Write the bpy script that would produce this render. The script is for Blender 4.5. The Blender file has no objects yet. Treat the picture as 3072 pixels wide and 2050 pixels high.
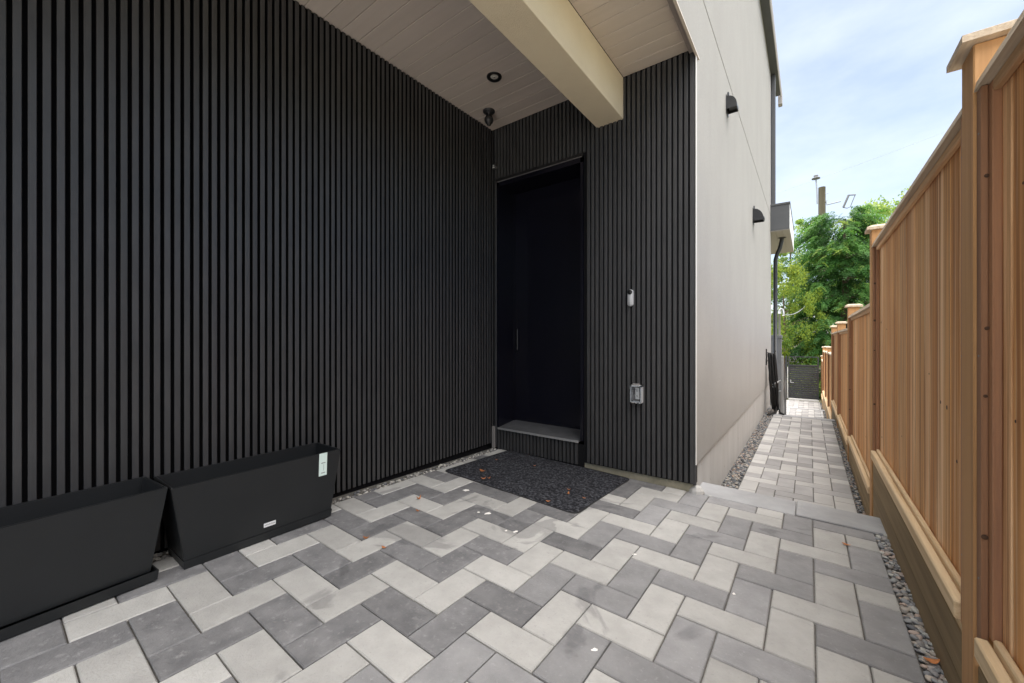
import bpy, bmesh, math, random
from mathutils import Vector, Matrix, noise
random.seed(7)
S = bpy.context.scene
COL = S.collection

# ------------------------------------------------------------------ camera
H = 1.106
TH = math.atan((2428 - 1536) / 1195.0)
cam = bpy.data.cameras.new('camera')
cam.lens = 36 * 1195 / 3072.0
cam.sensor_width = 36
cam.shift_y = -(1025 - 1020) / 3072.0
cam.clip_start = 0.02
cam.clip_end = 2000
co = bpy.data.objects.new('camera', cam)
co.location = (0, 0, H)
co.rotation_euler = (math.radians(90), 0, TH)
COL.objects.link(co)
S.camera = co

# ------------------------------------------------------------------ sky, sun, exposure
SUN_DIR = Vector((0.6, -1.0, 0)).normalized()
SUN_EL = math.radians(85)
W = bpy.data.worlds.new('World'); S.world = W; W.use_nodes = True
nt = W.node_tree; nt.nodes.clear()
sky = nt.nodes.new('ShaderNodeTexSky'); sky.sky_type = 'NISHITA'; sky.sun_disc = False
sky.sun_elevation = SUN_EL
sky.sun_rotation = math.atan2(SUN_DIR.x, SUN_DIR.y)
sky.air_density = 1.0; sky.dust_density = 0.9; sky.ozone_density = 1.0
tc = nt.nodes.new('ShaderNodeTexCoord')
mp = nt.nodes.new('ShaderNodeMapping'); mp.inputs['Scale'].default_value = (1.0, 1.0, 2.4)
nz = nt.nodes.new('ShaderNodeTexNoise'); nz.inputs['Scale'].default_value = 2.3; nz.inputs['Detail'].default_value = 7; nz.inputs['Roughness'].default_value = 0.55
cr = nt.nodes.new('ShaderNodeValToRGB'); cr.color_ramp.elements[0].position = 0.36; cr.color_ramp.elements[1].position = 0.76
cr.color_ramp.elements[0].color = (0.16, 0.16, 0.16, 1); cr.color_ramp.elements[1].color = (0.55, 0.55, 0.55, 1)
mx = nt.nodes.new('ShaderNodeMixRGB'); mx.inputs['Color2'].default_value = (7.0, 7.2, 7.7, 1)
bg = nt.nodes.new('ShaderNodeBackground'); bg.inputs['Strength'].default_value = 0.086
wo = nt.nodes.new('ShaderNodeOutputWorld')
nt.links.new(tc.outputs['Generated'], mp.inputs['Vector']); nt.links.new(mp.outputs['Vector'], nz.inputs['Vector'])
nt.links.new(nz.outputs['Fac'], cr.inputs['Fac']); nt.links.new(cr.outputs['Color'], mx.inputs['Fac'])
nt.links.new(sky.outputs['Color'], mx.inputs['Color1']); nt.links.new(mx.outputs['Color'], bg.inputs['Color'])
nt.links.new(bg.outputs['Background'], wo.inputs['Surface'])
sl = bpy.data.lights.new('sun', 'SUN'); sl.energy = 4.8; sl.angle = math.radians(105.0); sl.color = (1.0, 0.94, 0.86)
so = bpy.data.objects.new('sun', sl); COL.objects.link(so)
sd = Vector((SUN_DIR.x * math.cos(SUN_EL), SUN_DIR.y * math.cos(SUN_EL), math.sin(SUN_EL)))
so.rotation_euler = sd.to_track_quat('Z', 'Y').to_euler(); so.location = (0, 0, 20)
S.view_settings.view_transform = 'Standard'; S.view_settings.look = 'None'
S.view_settings.gamma = 1.0; S.view_settings.use_curve_mapping = False
S.view_settings.exposure = 1.36
S.render.engine = 'CYCLES'
S.cycles.use_denoising = True
S.cycles.max_bounces = 10; S.cycles.diffuse_bounces = 6; S.cycles.glossy_bounces = 4
S.cycles.transparent_max_bounces = 16
S.cycles.sample_clamp_indirect = 6.0

# ------------------------------------------------------------------ materials
def mat(name, col, rough=0.7, col2=None, scale=8.0, stretch=(1, 1, 1), detail=6.0, lo=0.35, hi=0.65,
        bump=0.0, bscale=None, bstretch=None, rnd=0.0, metal=0.0, spec=0.5, col3=None, scale3=30.0, lo3=0.6, hi3=0.7,
        trans=0.0, tcol=None, coat=0.0, rcols=None, stain=None, stretch3=(1, 1, 1)):
    m = bpy.data.materials.new(name); m.use_nodes = True
    t = m.node_tree; N = t.nodes; L = t.links
    b = N['Principled BSDF']
    b.inputs['Roughness'].default_value = rough; b.inputs['Metallic'].default_value = metal
    b.inputs['Specular IOR Level'].default_value = spec
    b.inputs['Coat Weight'].default_value = coat
    tcn = N.new('ShaderNodeTexCoord'); oi = N.new('ShaderNodeObjectInfo')
    add = N.new('ShaderNodeVectorMath'); add.operation = 'ADD'
    mul = N.new('ShaderNodeMath'); mul.operation = 'MULTIPLY'; mul.inputs[1].default_value = 37.0
    L.new(oi.outputs['Random'], mul.inputs[0])
    L.new(tcn.outputs['Object'], add.inputs[0]); L.new(mul.outputs[0], add.inputs[1])
    vec = add.outputs['Vector']
    def nzn(sc, st, det):
        mpn = N.new('ShaderNodeMapping'); mpn.inputs['Scale'].default_value = st
        n = N.new('ShaderNodeTexNoise'); n.inputs['Scale'].default_value = sc; n.inputs['Detail'].default_value = det
        n.inputs['Roughness'].default_value = 0.62
        L.new(vec, mpn.inputs['Vector']); L.new(mpn.outputs['Vector'], n.inputs['Vector'])
        return n
    def mr(sock, a, c, x=0.0, y=1.0):
        r = N.new('ShaderNodeMapRange'); r.inputs['From Min'].default_value = a; r.inputs['From Max'].default_value = c
        r.inputs['To Min'].default_value = x; r.inputs['To Max'].default_value = y
        L.new(sock, r.inputs['Value']); return r.outputs['Result']
    base = None
    if rcols:
        rp = N.new('ShaderNodeValToRGB'); e = rp.color_ramp.elements
        e[0].color = (*rcols[0], 1); e[1].color = (*rcols[-1], 1)
        for i, c in enumerate(rcols[1:-1]):
            q = e.new((i + 1) / (len(rcols) - 1)); q.color = (*c, 1)
        L.new(oi.outputs['Random'], rp.inputs['Fac']); base = rp.outputs['Color']
    if col2 is not None:
        n = nzn(scale, stretch, detail)
        mixn = N.new('ShaderNodeMixRGB'); 
        if base: L.new(base, mixn.inputs['Color1'])
        else: mixn.inputs['Color1'].default_value = (*col, 1)
        mixn.inputs['Color2'].default_value = (*col2, 1)
        L.new(mr(n.outputs['Fac'], lo, hi), mixn.inputs['Fac']); base = mixn.outputs['Color']
    if col3 is not None:
        n3 = nzn(scale3, stretch3, 4.0)
        m3 = N.new('ShaderNodeMixRGB'); m3.inputs['Color2'].default_value = (*col3, 1)
        if base: L.new(base, m3.inputs['Color1'])
        else: m3.inputs['Color1'].default_value = (*col, 1)
        L.new(mr(n3.outputs['Fac'], lo3, hi3), m3.inputs['Fac']); base = m3.outputs['Color']
    if rnd > 0:
        hv = N.new('ShaderNodeHueSaturation')
        L.new(mr(oi.outputs['Random'], 0, 1, 1 - rnd, 1 + rnd), hv.inputs['Value'])
        if base: L.new(base, hv.inputs['Color'])
        else: hv.inputs['Color'].default_value = (*col, 1)
        base = hv.outputs['Color']
    if stain:
        gp = N.new('ShaderNodeNewGeometry'); ns = N.new('ShaderNodeTexNoise'); ns.inputs['Scale'].default_value = stain[1]; ns.inputs['Detail'].default_value = 5
        ns.inputs['Distortion'].default_value = .8
        L.new(gp.outputs['Position'], ns.inputs['Vector'])
        mst = N.new('ShaderNodeMixRGB'); mst.blend_type = 'MULTIPLY'; mst.inputs['Color2'].default_value = (*stain[0], 1)
        ds = N.new('ShaderNodeVectorMath'); ds.operation = 'DISTANCE'; ds.inputs[1].default_value = (-1.45, 1.95, 0)
        L.new(gp.outputs['Position'], ds.inputs[0])
        ad = N.new('ShaderNodeMath'); ad.operation = 'ADD'
        L.new(ns.outputs['Fac'], ad.inputs[0]); L.new(mr(ds.outputs['Value'], .15, 1.0, .13, 0.0), ad.inputs[1])
        L.new(mr(ad.outputs[0], stain[2], stain[3]), mst.inputs['Fac'])
        if base: L.new(base, mst.inputs['Color1'])
        else: mst.inputs['Color1'].default_value = (*col, 1)
        base = mst.outputs['Color']
    if base: L.new(base, b.inputs['Base Color'])
    else: b.inputs['Base Color'].default_value = (*col, 1)
    if bump > 0:
        nb = nzn(bscale or scale, bstretch or stretch, 8.0)
        bn = N.new('ShaderNodeBump'); bn.inputs['Strength'].default_value = bump; bn.inputs['Distance'].default_value = 0.01
        L.new(nb.outputs['Fac'], bn.inputs['Height']); L.new(bn.outputs['Normal'], b.inputs['Normal'])
    if trans > 0:
        td = N.new('ShaderNodeBsdfTranslucent'); ms = N.new('ShaderNodeMixShader'); ms.inputs['Fac'].default_value = trans
        if tcol: td.inputs['Color'].default_value = (*tcol, 1)
        elif base: L.new(base, td.inputs['Color'])
        L.new(b.outputs['BSDF'], ms.inputs[1]); L.new(td.outputs['BSDF'], ms.inputs[2])
        L.new(ms.outputs['Shader'], N['Material Output'].inputs['Surface'])
    return m

M = {}
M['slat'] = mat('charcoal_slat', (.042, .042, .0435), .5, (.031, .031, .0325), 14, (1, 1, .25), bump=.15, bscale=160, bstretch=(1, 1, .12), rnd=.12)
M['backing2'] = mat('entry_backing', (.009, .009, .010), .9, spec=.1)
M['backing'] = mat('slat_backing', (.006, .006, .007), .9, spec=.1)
M['paver_light'] = mat('light_paver', (.415, .411, .396), .85, (.35, .347, .334), 9, (1, 1, 1), bump=.45, bscale=110, rnd=.12, col3=(.28, .278, .27), scale3=70, lo3=.60, hi3=.82, stain=((.72, .72, .73), 2.4, .630, .665))
M['paver_dark'] = mat('dark_paver', (.262, .262, .266), .8, (.205, .205, .21), 9, (1, 1, 1), bump=.45, bscale=110, rnd=.15, col3=(.34, .34, .34), scale3=60, lo3=.60, hi3=.82, stain=((.72, .72, .73), 2.4, .630, .665))
M['paver_path'] = mat('path_light_paver', (.43, .424, .412), .85, (.37, .365, .355), 5, bump=.25, bscale=90, rnd=.10)
M['paver_path_dark'] = mat('path_dark_paver', (.31, .307, .304), .85, (.255, .252, .25), 5, bump=.25, bscale=90, rnd=.12)
M['paver_dark_left'] = mat('charcoal_paver', (.185, .185, .189), .75, (.12, .12, .125), 9, (1, 1, 1), bump=.45, bscale=110, rnd=.16, col3=(.27, .27, .27), scale3=40, lo3=.56, hi3=.82, stain=((.72, .72, .73), 2.4, .630, .665))
M['coping'] = mat('coping_slab', (.34, .345, .355), .8, (.27, .275, .28), 4, (1, 1, 1), bump=.25, bscale=70, rnd=.06, col3=(.42, .42, .41), scale3=14, lo3=.66, hi3=.78)
M['joint'] = mat('joint_sand', (.085, .08, .073), .95, (.15, .14, .125), 60, bump=.4, bscale=120)
M['concrete'] = mat('foundation_concrete', (.50, .495, .48), .9, (.43, .425, .41), 5, (1, 1, .2), bump=.35, bscale=45, col3=(.30, .275, .235), scale3=11, lo3=.66, hi3=.74)
M['step_concrete'] = mat('mossy_concrete', (.36, .33, .25), .9, (.25, .235, .17), 8, (1, 1, .5), bump=.35, bscale=40)
M['stucco'] = mat('grey_stucco', (.365, .354, .335), .92, (.34, .329, .311), 2.2, (1, 1, .45), lo=.40, hi=.66, bump=.8, bscale=150, bstretch=(1, 1, 1), col3=(.28, .27, .252), scale3=110, lo3=.50, hi3=.80)
M['beam'] = mat('cream_stucco', (.80, .70, .52), .92, (.76, .66, .485), 4, (1, 1, 1), bump=.4, bscale=210)
M['ceiling'] = mat('washed_ceiling_board', (.62, .545, .485), .6, (.57, .50, .44), 3, (.25, 4, 1), bump=.05, bscale=30, bstretch=(.1, 2, 1), rnd=.03, col3=(.33, .28, .25), scale3=9, lo3=.74, hi3=.8)
M['trim_grey'] = mat('grey_trim', (.20, .19, .185), .5)
M['soffit_trim'] = mat('taupe_trim', (.33, .29, .265), .6)
M['white_trim'] = mat('white_corner_bead', (.78, .76, .73), .5)
M['black'] = mat('black_paint', (.006, .006, .007), .42, rnd=.0)
M['door'] = mat('black_door', (.0035, .0035, .0075), .24, (.005, .005, .010), 2, bump=.02, bscale=60, spec=.4)
M['blackmetal'] = mat('black_metal', (.016, .016, .017), .4, metal=.0, col2=(.022, .022, .023), scale=20)
M['sill'] = mat('metal_sill', (.20, .205, .215), .42, (.15, .155, .165), 9, metal=.6, bump=.08, bscale=40, col3=(.32, .32, .32), scale3=90, lo3=.68, hi3=.76)
M['lip'] = mat('metal_lip', (.55, .55, .55), .35, metal=.7)
M['planter'] = mat('black_planter', (.0075, .0088, .0100), .46, (.0105, .012, .0135), 3, (1, 1, 1), bump=.12, bscale=120, col3=(.07, .07, .07), scale3=55, lo3=.76, hi3=.80)
M['tag'] = mat('pale_green_tag', (.62, .74, .70), .5)
M['badge'] = mat('silver_badge', (.70, .71, .72), .35)
M['ink'] = mat('dark_ink', (.10, .10, .11), .6)
M['mat'] = mat('ribbed_mat', (.012, .0125, .016), .95, (.10, .105, .12), 60, (1, 1, 1), detail=6, lo=.46, hi=.68, bump=1.0, bscale=110, spec=.2)
M['matedge'] = mat('mat_edge', (.012, .012, .013), .8)
CED = [(0.8, 0.436, 0.175), (0.6, 0.26, 0.074), (0.86, 0.539, 0.271), (0.7, 0.343, 0.114), (0.52, 0.214, 0.056), (0.84, 0.483, 0.21), (0.66, 0.307, 0.096), (0.88, 0.594, 0.35), (0.62, 0.279, 0.083), (0.78, 0.428, 0.175)]
M['cedar'] = mat('cedar_board', CED[0], .8, (.36, .15, .05), 24, (1.6, 1.6, .03), detail=8, lo=.44, hi=.64, bump=.5, bscale=60, bstretch=(1.5, 1.5, .03), rcols=CED, rnd=.12, col3=(.80, .56, .34), scale3=34, stretch3=(1.6, 1.6, .02), lo3=.52, hi3=.72)
M['gap_shade'] = mat('gap_shade_brown', (.05, .025, .012), .9)
M['knot'] = mat('dark_knot', (.035, .02, .013), .8, (.10, .05, .025), 60)
M['post'] = mat('cedar_post', (.50, .275, .115), .75, (.37, .19, .075), 26, (1.5, 1.5, .035), lo=.45, hi=.72, bump=.25, bscale=50, bstretch=(1.5, 1.5, .03), rnd=.10, col3=(.10, .05, .03), scale3=7, lo3=.76, hi3=.80)
M['nailer'] = mat('cedar_nailer', (.36, .185, .095), .75, (.22, .115, .07), 24, (1.5, 1.5, .035), lo=.42, hi=.7, bump=.25, bscale=50, bstretch=(1.5, 1.5, .03), rnd=.3, col3=(.03, .02, .015), scale3=7, lo3=.72, hi3=.76)
M['nailer_y'] = mat('cedar_top_fascia', (.60, .38, .20), .75, (.42, .23, .11), 24, (1.5, .04, 1.5), lo=.42, hi=.7, bump=.3, bscale=50, bstretch=(1.5, .04, 1.5), rnd=.15)
M['rail'] = mat('pale_cedar_rail', (.74, .57, .36), .8, (.56, .39, .21), 26, (1.5, .04, 1.5), lo=.45, hi=.7, bump=.4, bscale=55, bstretch=(1.5, .04, 1.5), rnd=.08)
M['cap'] = mat('weathered_cap', (.58, .48, .36), .85, (.40, .31, .22), 26, (1.5, .05, 1.5), lo=.42, hi=.7, bump=.5, bscale=55, bstretch=(1.5, .04, 1.5), rnd=.08)
M['treated'] = mat('treated_timber', (.30, .215, .115), .9, (.19, .135, .07), 8, (1.5, .08, 1.5), bump=.5, bscale=45, bstretch=(1.5, .06, 1.5), rnd=.1)
M['gatem'] = mat('charcoal_aluminium', (.030, .032, .036), .45, rnd=.08)
M['screen'] = mat('grey_screen', (.17, .175, .185), .6, (.15, .155, .16), 5)
M['alu'] = mat('grey_aluminium', (.33, .34, .34), .45, metal=.4)
M['galv'] = mat('galvanised', (.34, .36, .38), .5, metal=.2)
M['hose'] = mat('black_hose', (.010, .010, .010), .45)
M['fascia'] = mat('dark_grey_fascia', (.085, .088, .093), .5, (.075, .078, .083), 4)
M['soffit'] = mat('pale_soffit', (.38, .36, .345), .7, rnd=.04)
M['whitefascia'] = mat('white_fascia', (.80, .80, .80), .5)
M['glasslens'] = mat('downlight_lens', (.62, .60, .55), .25)
M['outletgrey'] = mat('grey_plastic', (.50, .51, .52), .4)
M['outletwhite'] = mat('white_plastic', (.78, .77, .74), .4)
M['bellgrey'] = mat('pale_grey_plastic', (.46, .47, .48), .4)
M['leaf'] = mat('dry_leaf', (.45, .17, .05), .7, (.30, .11, .04), 60, rnd=.25)
M['asphalt'] = mat('lane_concrete', (.50, .485, .455), .9, (.44, .425, .40), 2, bump=.2, bscale=40)
M['earth'] = mat('yard_earth', (.10, .11, .05), .95, (.16, .14, .09), 2.5, bump=.5, bscale=8)
M['pole'] = mat('weathered_pole', (.36, .31, .24), .9, (.25, .21, .16), 8, (1, 1, .06), bump=.4, bscale=20, bstretch=(1, 1, .05))
M['bark'] = mat('bark', (.13, .09, .065), .95, (.08, .055, .04), 12, (1, 1, .2), bump=.6, bscale=20)
M['greywall'] = mat('grey_garage_wall', (.27, .275, .285), .8, (.25, .255, .265), 4)
M['shingle'] = mat('grey_shingles', (.16, .155, .155), .9, (.22, .215, .21), 20, bump=.5)
M['orange'] = mat('orange_guard', (.75, .14, .03), .5)
def foliage(name, a, c, tr, tcol):
    m = mat(name, a, .6, c, 1.3, trans=tr, tcol=tcol, lo=.3, hi=.7, spec=.25)
    return m
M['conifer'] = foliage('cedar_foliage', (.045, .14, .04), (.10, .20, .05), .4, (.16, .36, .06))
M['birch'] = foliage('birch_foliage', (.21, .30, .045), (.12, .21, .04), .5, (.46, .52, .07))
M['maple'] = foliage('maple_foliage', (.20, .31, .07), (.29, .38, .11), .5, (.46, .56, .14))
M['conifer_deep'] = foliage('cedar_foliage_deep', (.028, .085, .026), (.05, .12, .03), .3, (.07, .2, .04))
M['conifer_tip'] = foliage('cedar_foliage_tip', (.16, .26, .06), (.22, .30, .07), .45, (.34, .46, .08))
M['birch_deep'] = foliage('birch_foliage_deep', (.09, .17, .03), (.06, .12, .025), .45, (.22, .32, .05))
M['maple_deep'] = foliage('maple_foliage_deep', (.11, .20, .045), (.15, .25, .06), .45, (.26, .4, .08))
M['bush'] = foliage('bush_foliage', (.05, .11, .03), (.09, .14, .04), .4, (.2, .3, .05))
PEB = [(.36, .35, .33), (.16, .165, .18), (.52, .46, .39), (.10, .105, .115), (.27, .285, .30), (.44, .32, .25), (.20, .215, .23), (.42, .42, .39), (.13, .14, .16)]
M['pebble'] = mat('river_pebble', PEB[0], .55, (.22, .22, .225), 40, lo=.55, hi=.9, rcols=PEB, rnd=.12)
M['gravel'] = mat('gravel_bed', (.10, .095, .09), .95, (.2, .19, .18), 70, bump=.6, bscale=90)
GM = []
for i, c in enumerate(PEB):
    GM.append(mat('pebble_tone', tuple(x * .8 for x in c), .65, tuple(x * .5 for x in c), 60, lo=.4, hi=.7))
WM = [mat('pale_pebble', c, .7) for c in [(.42, .40, .36), (.30, .29, .27), (.20, .195, .19), (.50, .48, .44)]]

# ------------------------------------------------------------------ builders
def wloc(o):
    v = Vector((0, 0, 0))
    while o is not None:
        v += o.location; o = o.parent
    return v
def tag(o, label=None, cat=None, group=None, kind=None):
    if label: o['label'] = label
    if cat: o['category'] = cat
    if group: o['group'] = group
    if kind: o['kind'] = kind
    return o
def empty(name, loc, label=None, cat=None, group=None, kind=None, rz=0, parent=None):
    o = bpy.data.objects.new(name, None); COL.objects.link(o)
    o.empty_display_size = .1
    o.parent = parent
    o.location = Vector(loc) - (wloc(parent) if parent else Vector((0, 0, 0)))
    o.rotation_euler = (0, 0, rz)
    return tag(o, label, cat, group, kind)
def link(name, me, parent, loc, local=False):
    o = bpy.data.objects.new(name, me); COL.objects.link(o)
    o.parent = parent
    o.location = Vector(loc) if (local or parent is None) else Vector(loc) - wloc(parent)
    return o
def mesh(name, V, F, m, smooth=False):
    me = bpy.data.meshes.new(name); me.from_pydata([tuple(v) for v in V], [], F); me.update()
    ms = m if isinstance(m, (list, tuple)) else [m]
    for x in ms: me.materials.append(x)
    if smooth:
        for p in me.polygons: p.use_smooth = True
    return me
def boxvf(x0, x1, y0, y1, z0, z1):
    V = [(x0, y0, z0), (x1, y0, z0), (x1, y1, z0), (x0, y1, z0), (x0, y0, z1), (x1, y0, z1), (x1, y1, z1), (x0, y1, z1)]
    F = [(0, 3, 2, 1), (4, 5, 6, 7), (0, 1, 5, 4), (1, 2, 6, 5), (2, 3, 7, 6), (3, 0, 4, 7)]
    return V, F
_bc = {}
def cbox_mesh(name, dx, dy, dz, m, c):
    k = (round(dx, 4), round(dy, 4), round(dz, 4), m.name, round(c, 4))
    if k in _bc: return _bc[k]
    V, F = boxvf(-dx / 2, dx / 2, -dy / 2, dy / 2, 0, dz)
    me = mesh(name, V, F, m)
    if c > 0:
        bm = bmesh.new(); bm.from_mesh(me)
        bmesh.ops.bevel(bm, geom=list(bm.edges), offset=c, segments=1, affect='EDGES', profile=.5)
        bm.to_mesh(me); bm.free()
    _bc[k] = me
    return me
def box(name, x0, x1, y0, y1, z0, z1, m, parent=None, c=0.0, local=False):
    me = cbox_mesh(name, x1 - x0, y1 - y0, z1 - z0, M[m] if isinstance(m, str) else m, c)
    return link(name, me, parent, ((x0 + x1) / 2, (y0 + y1) / 2, z0), local)
def solid(name, V, F, m, parent=None, smooth=False):
    xs = [v[0] for v in V]; ys = [v[1] for v in V]; zs = [v[2] for v in V]
    c = Vector(((min(xs) + max(xs)) / 2, (min(ys) + max(ys)) / 2, min(zs)))
    me = mesh(name, [Vector(v) - c for v in V], F, [M[a] if isinstance(a, str) else a for a in (m if isinstance(m, list) else [m])], smooth)
    return link(name, me, parent, c)
class MB:
    def __init__(s): s.V = []; s.F = []; s.mi = []
    def add(s, V, F, k=0):
        b = len(s.V); s.V += [tuple(v) for v in V]
        s.F += [tuple(i + b for i in f) for f in F]; s.mi += [k] * len(F)
    def box(s, *a, k=0): s.add(*boxvf(*a), k)
    def tube(s, pts, r, n=10, k=0, r2=None, cap=True):
        pts = [Vector(p) for p in pts]; rings = []; b = len(s.V); m_ = len(pts)
        up = None
        for i, p in enumerate(pts):
            d = (pts[min(i + 1, m_ - 1)] - pts[max(i - 1, 0)]).normalized()
            if up is None:
                up = Vector((0, 0, 1)) if abs(d.z) < .9 else Vector((1, 0, 0))
            a = d.cross(up).normalized(); c = a.cross(d).normalized(); up = c
            rr = r if r2 is None else r + (r2 - r) * i / max(1, m_ - 1)
            for j in range(n):
                t = 2 * math.pi * j / n
                s.V.append(tuple(p + a * (rr * math.cos(t)) + c * (rr * math.sin(t))))
        for i in range(m_ - 1):
            for j in range(n):
                s.F.append((b + i * n + j, b + i * n + (j + 1) % n, b + (i + 1) * n + (j + 1) % n, b + (i + 1) * n + j)); s.mi.append(k)
        if cap:
            s.F.append(tuple(b + j for j in range(n))); s.mi.append(k)
            s.F.append(tuple(b + (m_ - 1) * n + j for j in reversed(range(n)))); s.mi.append(k)
    def build(s, name, m, parent=None, smooth=False):
        o = solid(name, s.V, s.F, m, parent, smooth)
        if isinstance(m, list):
            for p, k in zip(o.data.polygons, s.mi): p.material_index = k
        return o
def lathe(prof, c, n=24, axis='z'):
    V = []; F = []
    for r, h in prof:
        for j in range(n):
            t = 2 * math.pi * j / n; a, b_ = r * math.cos(t), r * math.sin(t)
            if axis == 'z': V.append((c[0] + a, c[1] + b_, c[2] + h))
            elif axis == 'y': V.append((c[0] + a, c[1] + h, c[2] + b_))
            else: V.append((c[0] + h, c[1] + a, c[2] + b_))
    for i in range(len(prof) - 1):
        for j in range(n):
            F.append((i * n + j, i * n + (j + 1) % n, (i + 1) * n + (j + 1) % n, (i + 1) * n + j))
    F.append(tuple(range(n))); F.append(tuple((len(prof) - 1) * n + j for j in reversed(range(n))))
    return V, F

GA, GB = -0.0148, -0.0166
def g(x, y): return GA * x + GB * y
XL, YW, XS, ZC = -2.63, 3.19, -0.675, 3.28

# ------------------------------------------------------------------ ground, terrain
prof = [(-80, -.12), (-1.2, -.12), (3.3, -.16), (3.55, -.42), (9.0, -.42), (10.6, -1.12), (14.8, -1.12), (15.1, -1.34), (19, -1.36), (40, -1.5), (150, -1.6), (900, -1.6)]
xsn = [-600, -120, -40, -12, -4, -2.75, -.76, .5, 4, 12, 40, 120, 600]
V = []; F = []
for y, z in prof:
    for x in xsn:
        zz = z if -.76 <= x <= .5 or y < -1 else z - .03
        V.append((x, y if y > -79 else -600, zz - (.06 if x < -1 else 0)))
n = len(xsn)
for i in range(len(prof) - 1):
    for j in range(n - 1):
        F.append((i * n + j, i * n + j + 1, (i + 1) * n + j + 1, (i + 1) * n + j))
tag(solid('ground', V, F, 'earth'), kind='structure')
# concrete lane in front of the courtyard
lane = solid('driveway', [(-14, -30, g(0, -1) - .02), (14, -30, g(0, -1) - .02), (14, -1.06, g(0, -1.0) - .02), (-14, -1.06, g(0, -1.0) - .02)], [(0, 1, 2, 3)], 'asphalt')
tag(lane, kind='structure')

# ------------------------------------------------------------------ paving
_pm = {}
def paver_mesh(w, d, mname, c=.004, h=.06):
    k = (round(w, 3), round(d, 3), mname)
    if k in _pm: return _pm[k]
    a, b = w / 2, d / 2
    V = [(-a, -b, -h), (a, -b, -h), (a, b, -h), (-a, b, -h), (-a, -b, -c), (a, -b, -c), (a, b, -c), (-a, b, -c),
         (-a + c, -b + c, 0), (a - c, -b + c, 0), (a - c, b - c, 0), (-a + c, b - c, 0)]
    F = [(8, 9, 10, 11)]
    for q in (0, 4):
        for i in range(4):
            j = (i + 1) % 4; F.append((q + i, q + j, q + 4 + j, q + 4 + i))
    F.append((0, 3, 2, 1))
    _pm[k] = mesh('paver', V, F, M[mname]); return _pm[k]
def herring(parent, x0, y0, s, rx, ry, colour, gap=.0052, jit=.0011, phase=0):
    i0 = int((rx[0] - x0) / s) - 3; i1 = int((rx[1] - x0) / s) + 3
    j0 = int((ry[0] - y0) / s) - 3; j1 = int((ry[1] - y0) / s) + 3
    cnt = 0
    for j in range(j0, j1):
        for i in range(i0, i1):
            c = (i + j + phase) % 4
            if c == 0: a = (i, j, i + 2, j + 1); hor = True
            elif c == 2: a = (i, j, i + 1, j + 2); hor = False
            else: continue
            ax0, ay0, ax1, ay1 = x0 + a[0] * s, y0 + a[1] * s, x0 + a[2] * s, y0 + a[3] * s
            bx0, by0, bx1, by1 = max(ax0, rx[0]), max(ay0, ry[0]), min(ax1, rx[1]), min(ay1, ry[1])
            if bx1 - bx0 < .022 or by1 - by0 < .022: continue
            m_ = colour(i, j, hor)
            o = link('paver', paver_mesh(bx1 - bx0 - gap, by1 - by0 - gap, m_), parent,
                     ((bx0 + bx1) / 2, (by0 + by1) / 2, random.uniform(-jit, jit)), local=True)
            o.rotation_euler = (random.uniform(-.003, .003), random.uniform(-.003, .003), random.uniform(-.004, .004))
            cnt += 1
    return cnt
DARK_X = {(5, 13), (7, 11), (9, 13), (6, 8), (4, 10), (9, 9), (11, 11), (8, 6), (5, 5), (11, 7), (3, 3), (7, 3), (5, 1), (3, 7)}
LIGHT_X = {(6, 12), (3, 11), (8, 14), (5, 9), (10, 12), (8, 10), (7, 7), (4, 6), (10, 8), (9, 5), (6, 4), (4, 2), (10, 4), (8, 2), (6, 0), (2, 4), (2, 8)}
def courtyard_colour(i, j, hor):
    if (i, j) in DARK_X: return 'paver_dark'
    tone = 'paver_dark_left' if i - .15 * j < 2.2 else 'paver_dark'  # dark pavers take a darker tone towards the left
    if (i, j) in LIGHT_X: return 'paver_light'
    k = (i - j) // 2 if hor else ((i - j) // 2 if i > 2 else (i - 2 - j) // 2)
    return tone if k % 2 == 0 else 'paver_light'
court = solid('courtyard_paving', [(-2.66, -1.05, -.012), (.372, -1.05, -.012), (.372, 3.24, -.012), (-2.66, 3.24, -.012),
                                   (-2.66, -1.05, -.09), (.372, -1.05, -.09), (.372, 3.24, -.09), (-2.66, 3.24, -.09)],
              [(0, 1, 2, 3), (7, 6, 5, 4), (0, 4, 5, 1), (1, 5, 6, 2), (2, 6, 7, 3), (3, 7, 4, 0)], 'joint')
for v in court.data.vertices: v.co += court.location
court.location = (0, 0, 0)
court.rotation_euler = (math.atan(GB), -math.atan(GA), 0)
tag(court, kind='structure')
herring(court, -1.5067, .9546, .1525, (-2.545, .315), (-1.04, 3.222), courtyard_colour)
for (mx_, my_, mr_) in ((-1.655, 1.955, .020), (-1.71, 1.93, .009), (-1.37, 1.87, .014), (-1.42, 1.845, .007), (-.735, 2.065, .010), (-2.03, 2.16, .022), (-.27, 2.02, .007), (-.62, 1.33, .010), (.02, 1.62, .006)):
    rs_ = random.Random(int(mr_ * 9000)); n_ = 13
    P_ = [(mr_ * rs_.uniform(.45, 1.15) * math.cos(6.283 * q / n_) * 1.5, mr_ * rs_.uniform(.45, 1.15) * math.sin(6.283 * q / n_)) for q in range(n_)]
    Vs = [(a, b, 0) for a, b in P_] + [(a * .8, b * .8, .0013) for a, b in P_]
    Fs = [tuple(range(n_, 2 * n_))] + [(q, (q + 1) % n_, n_ + (q + 1) % n_, n_ + q) for q in range(n_)]
    so_ = link('mortar_splash', mesh('mortar_splash', Vs, Fs, M['white_trim']), court, (mx_, my_, .0008), True); so_.rotation_euler = (0, 0, rs_.uniform(0, 3))
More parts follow.
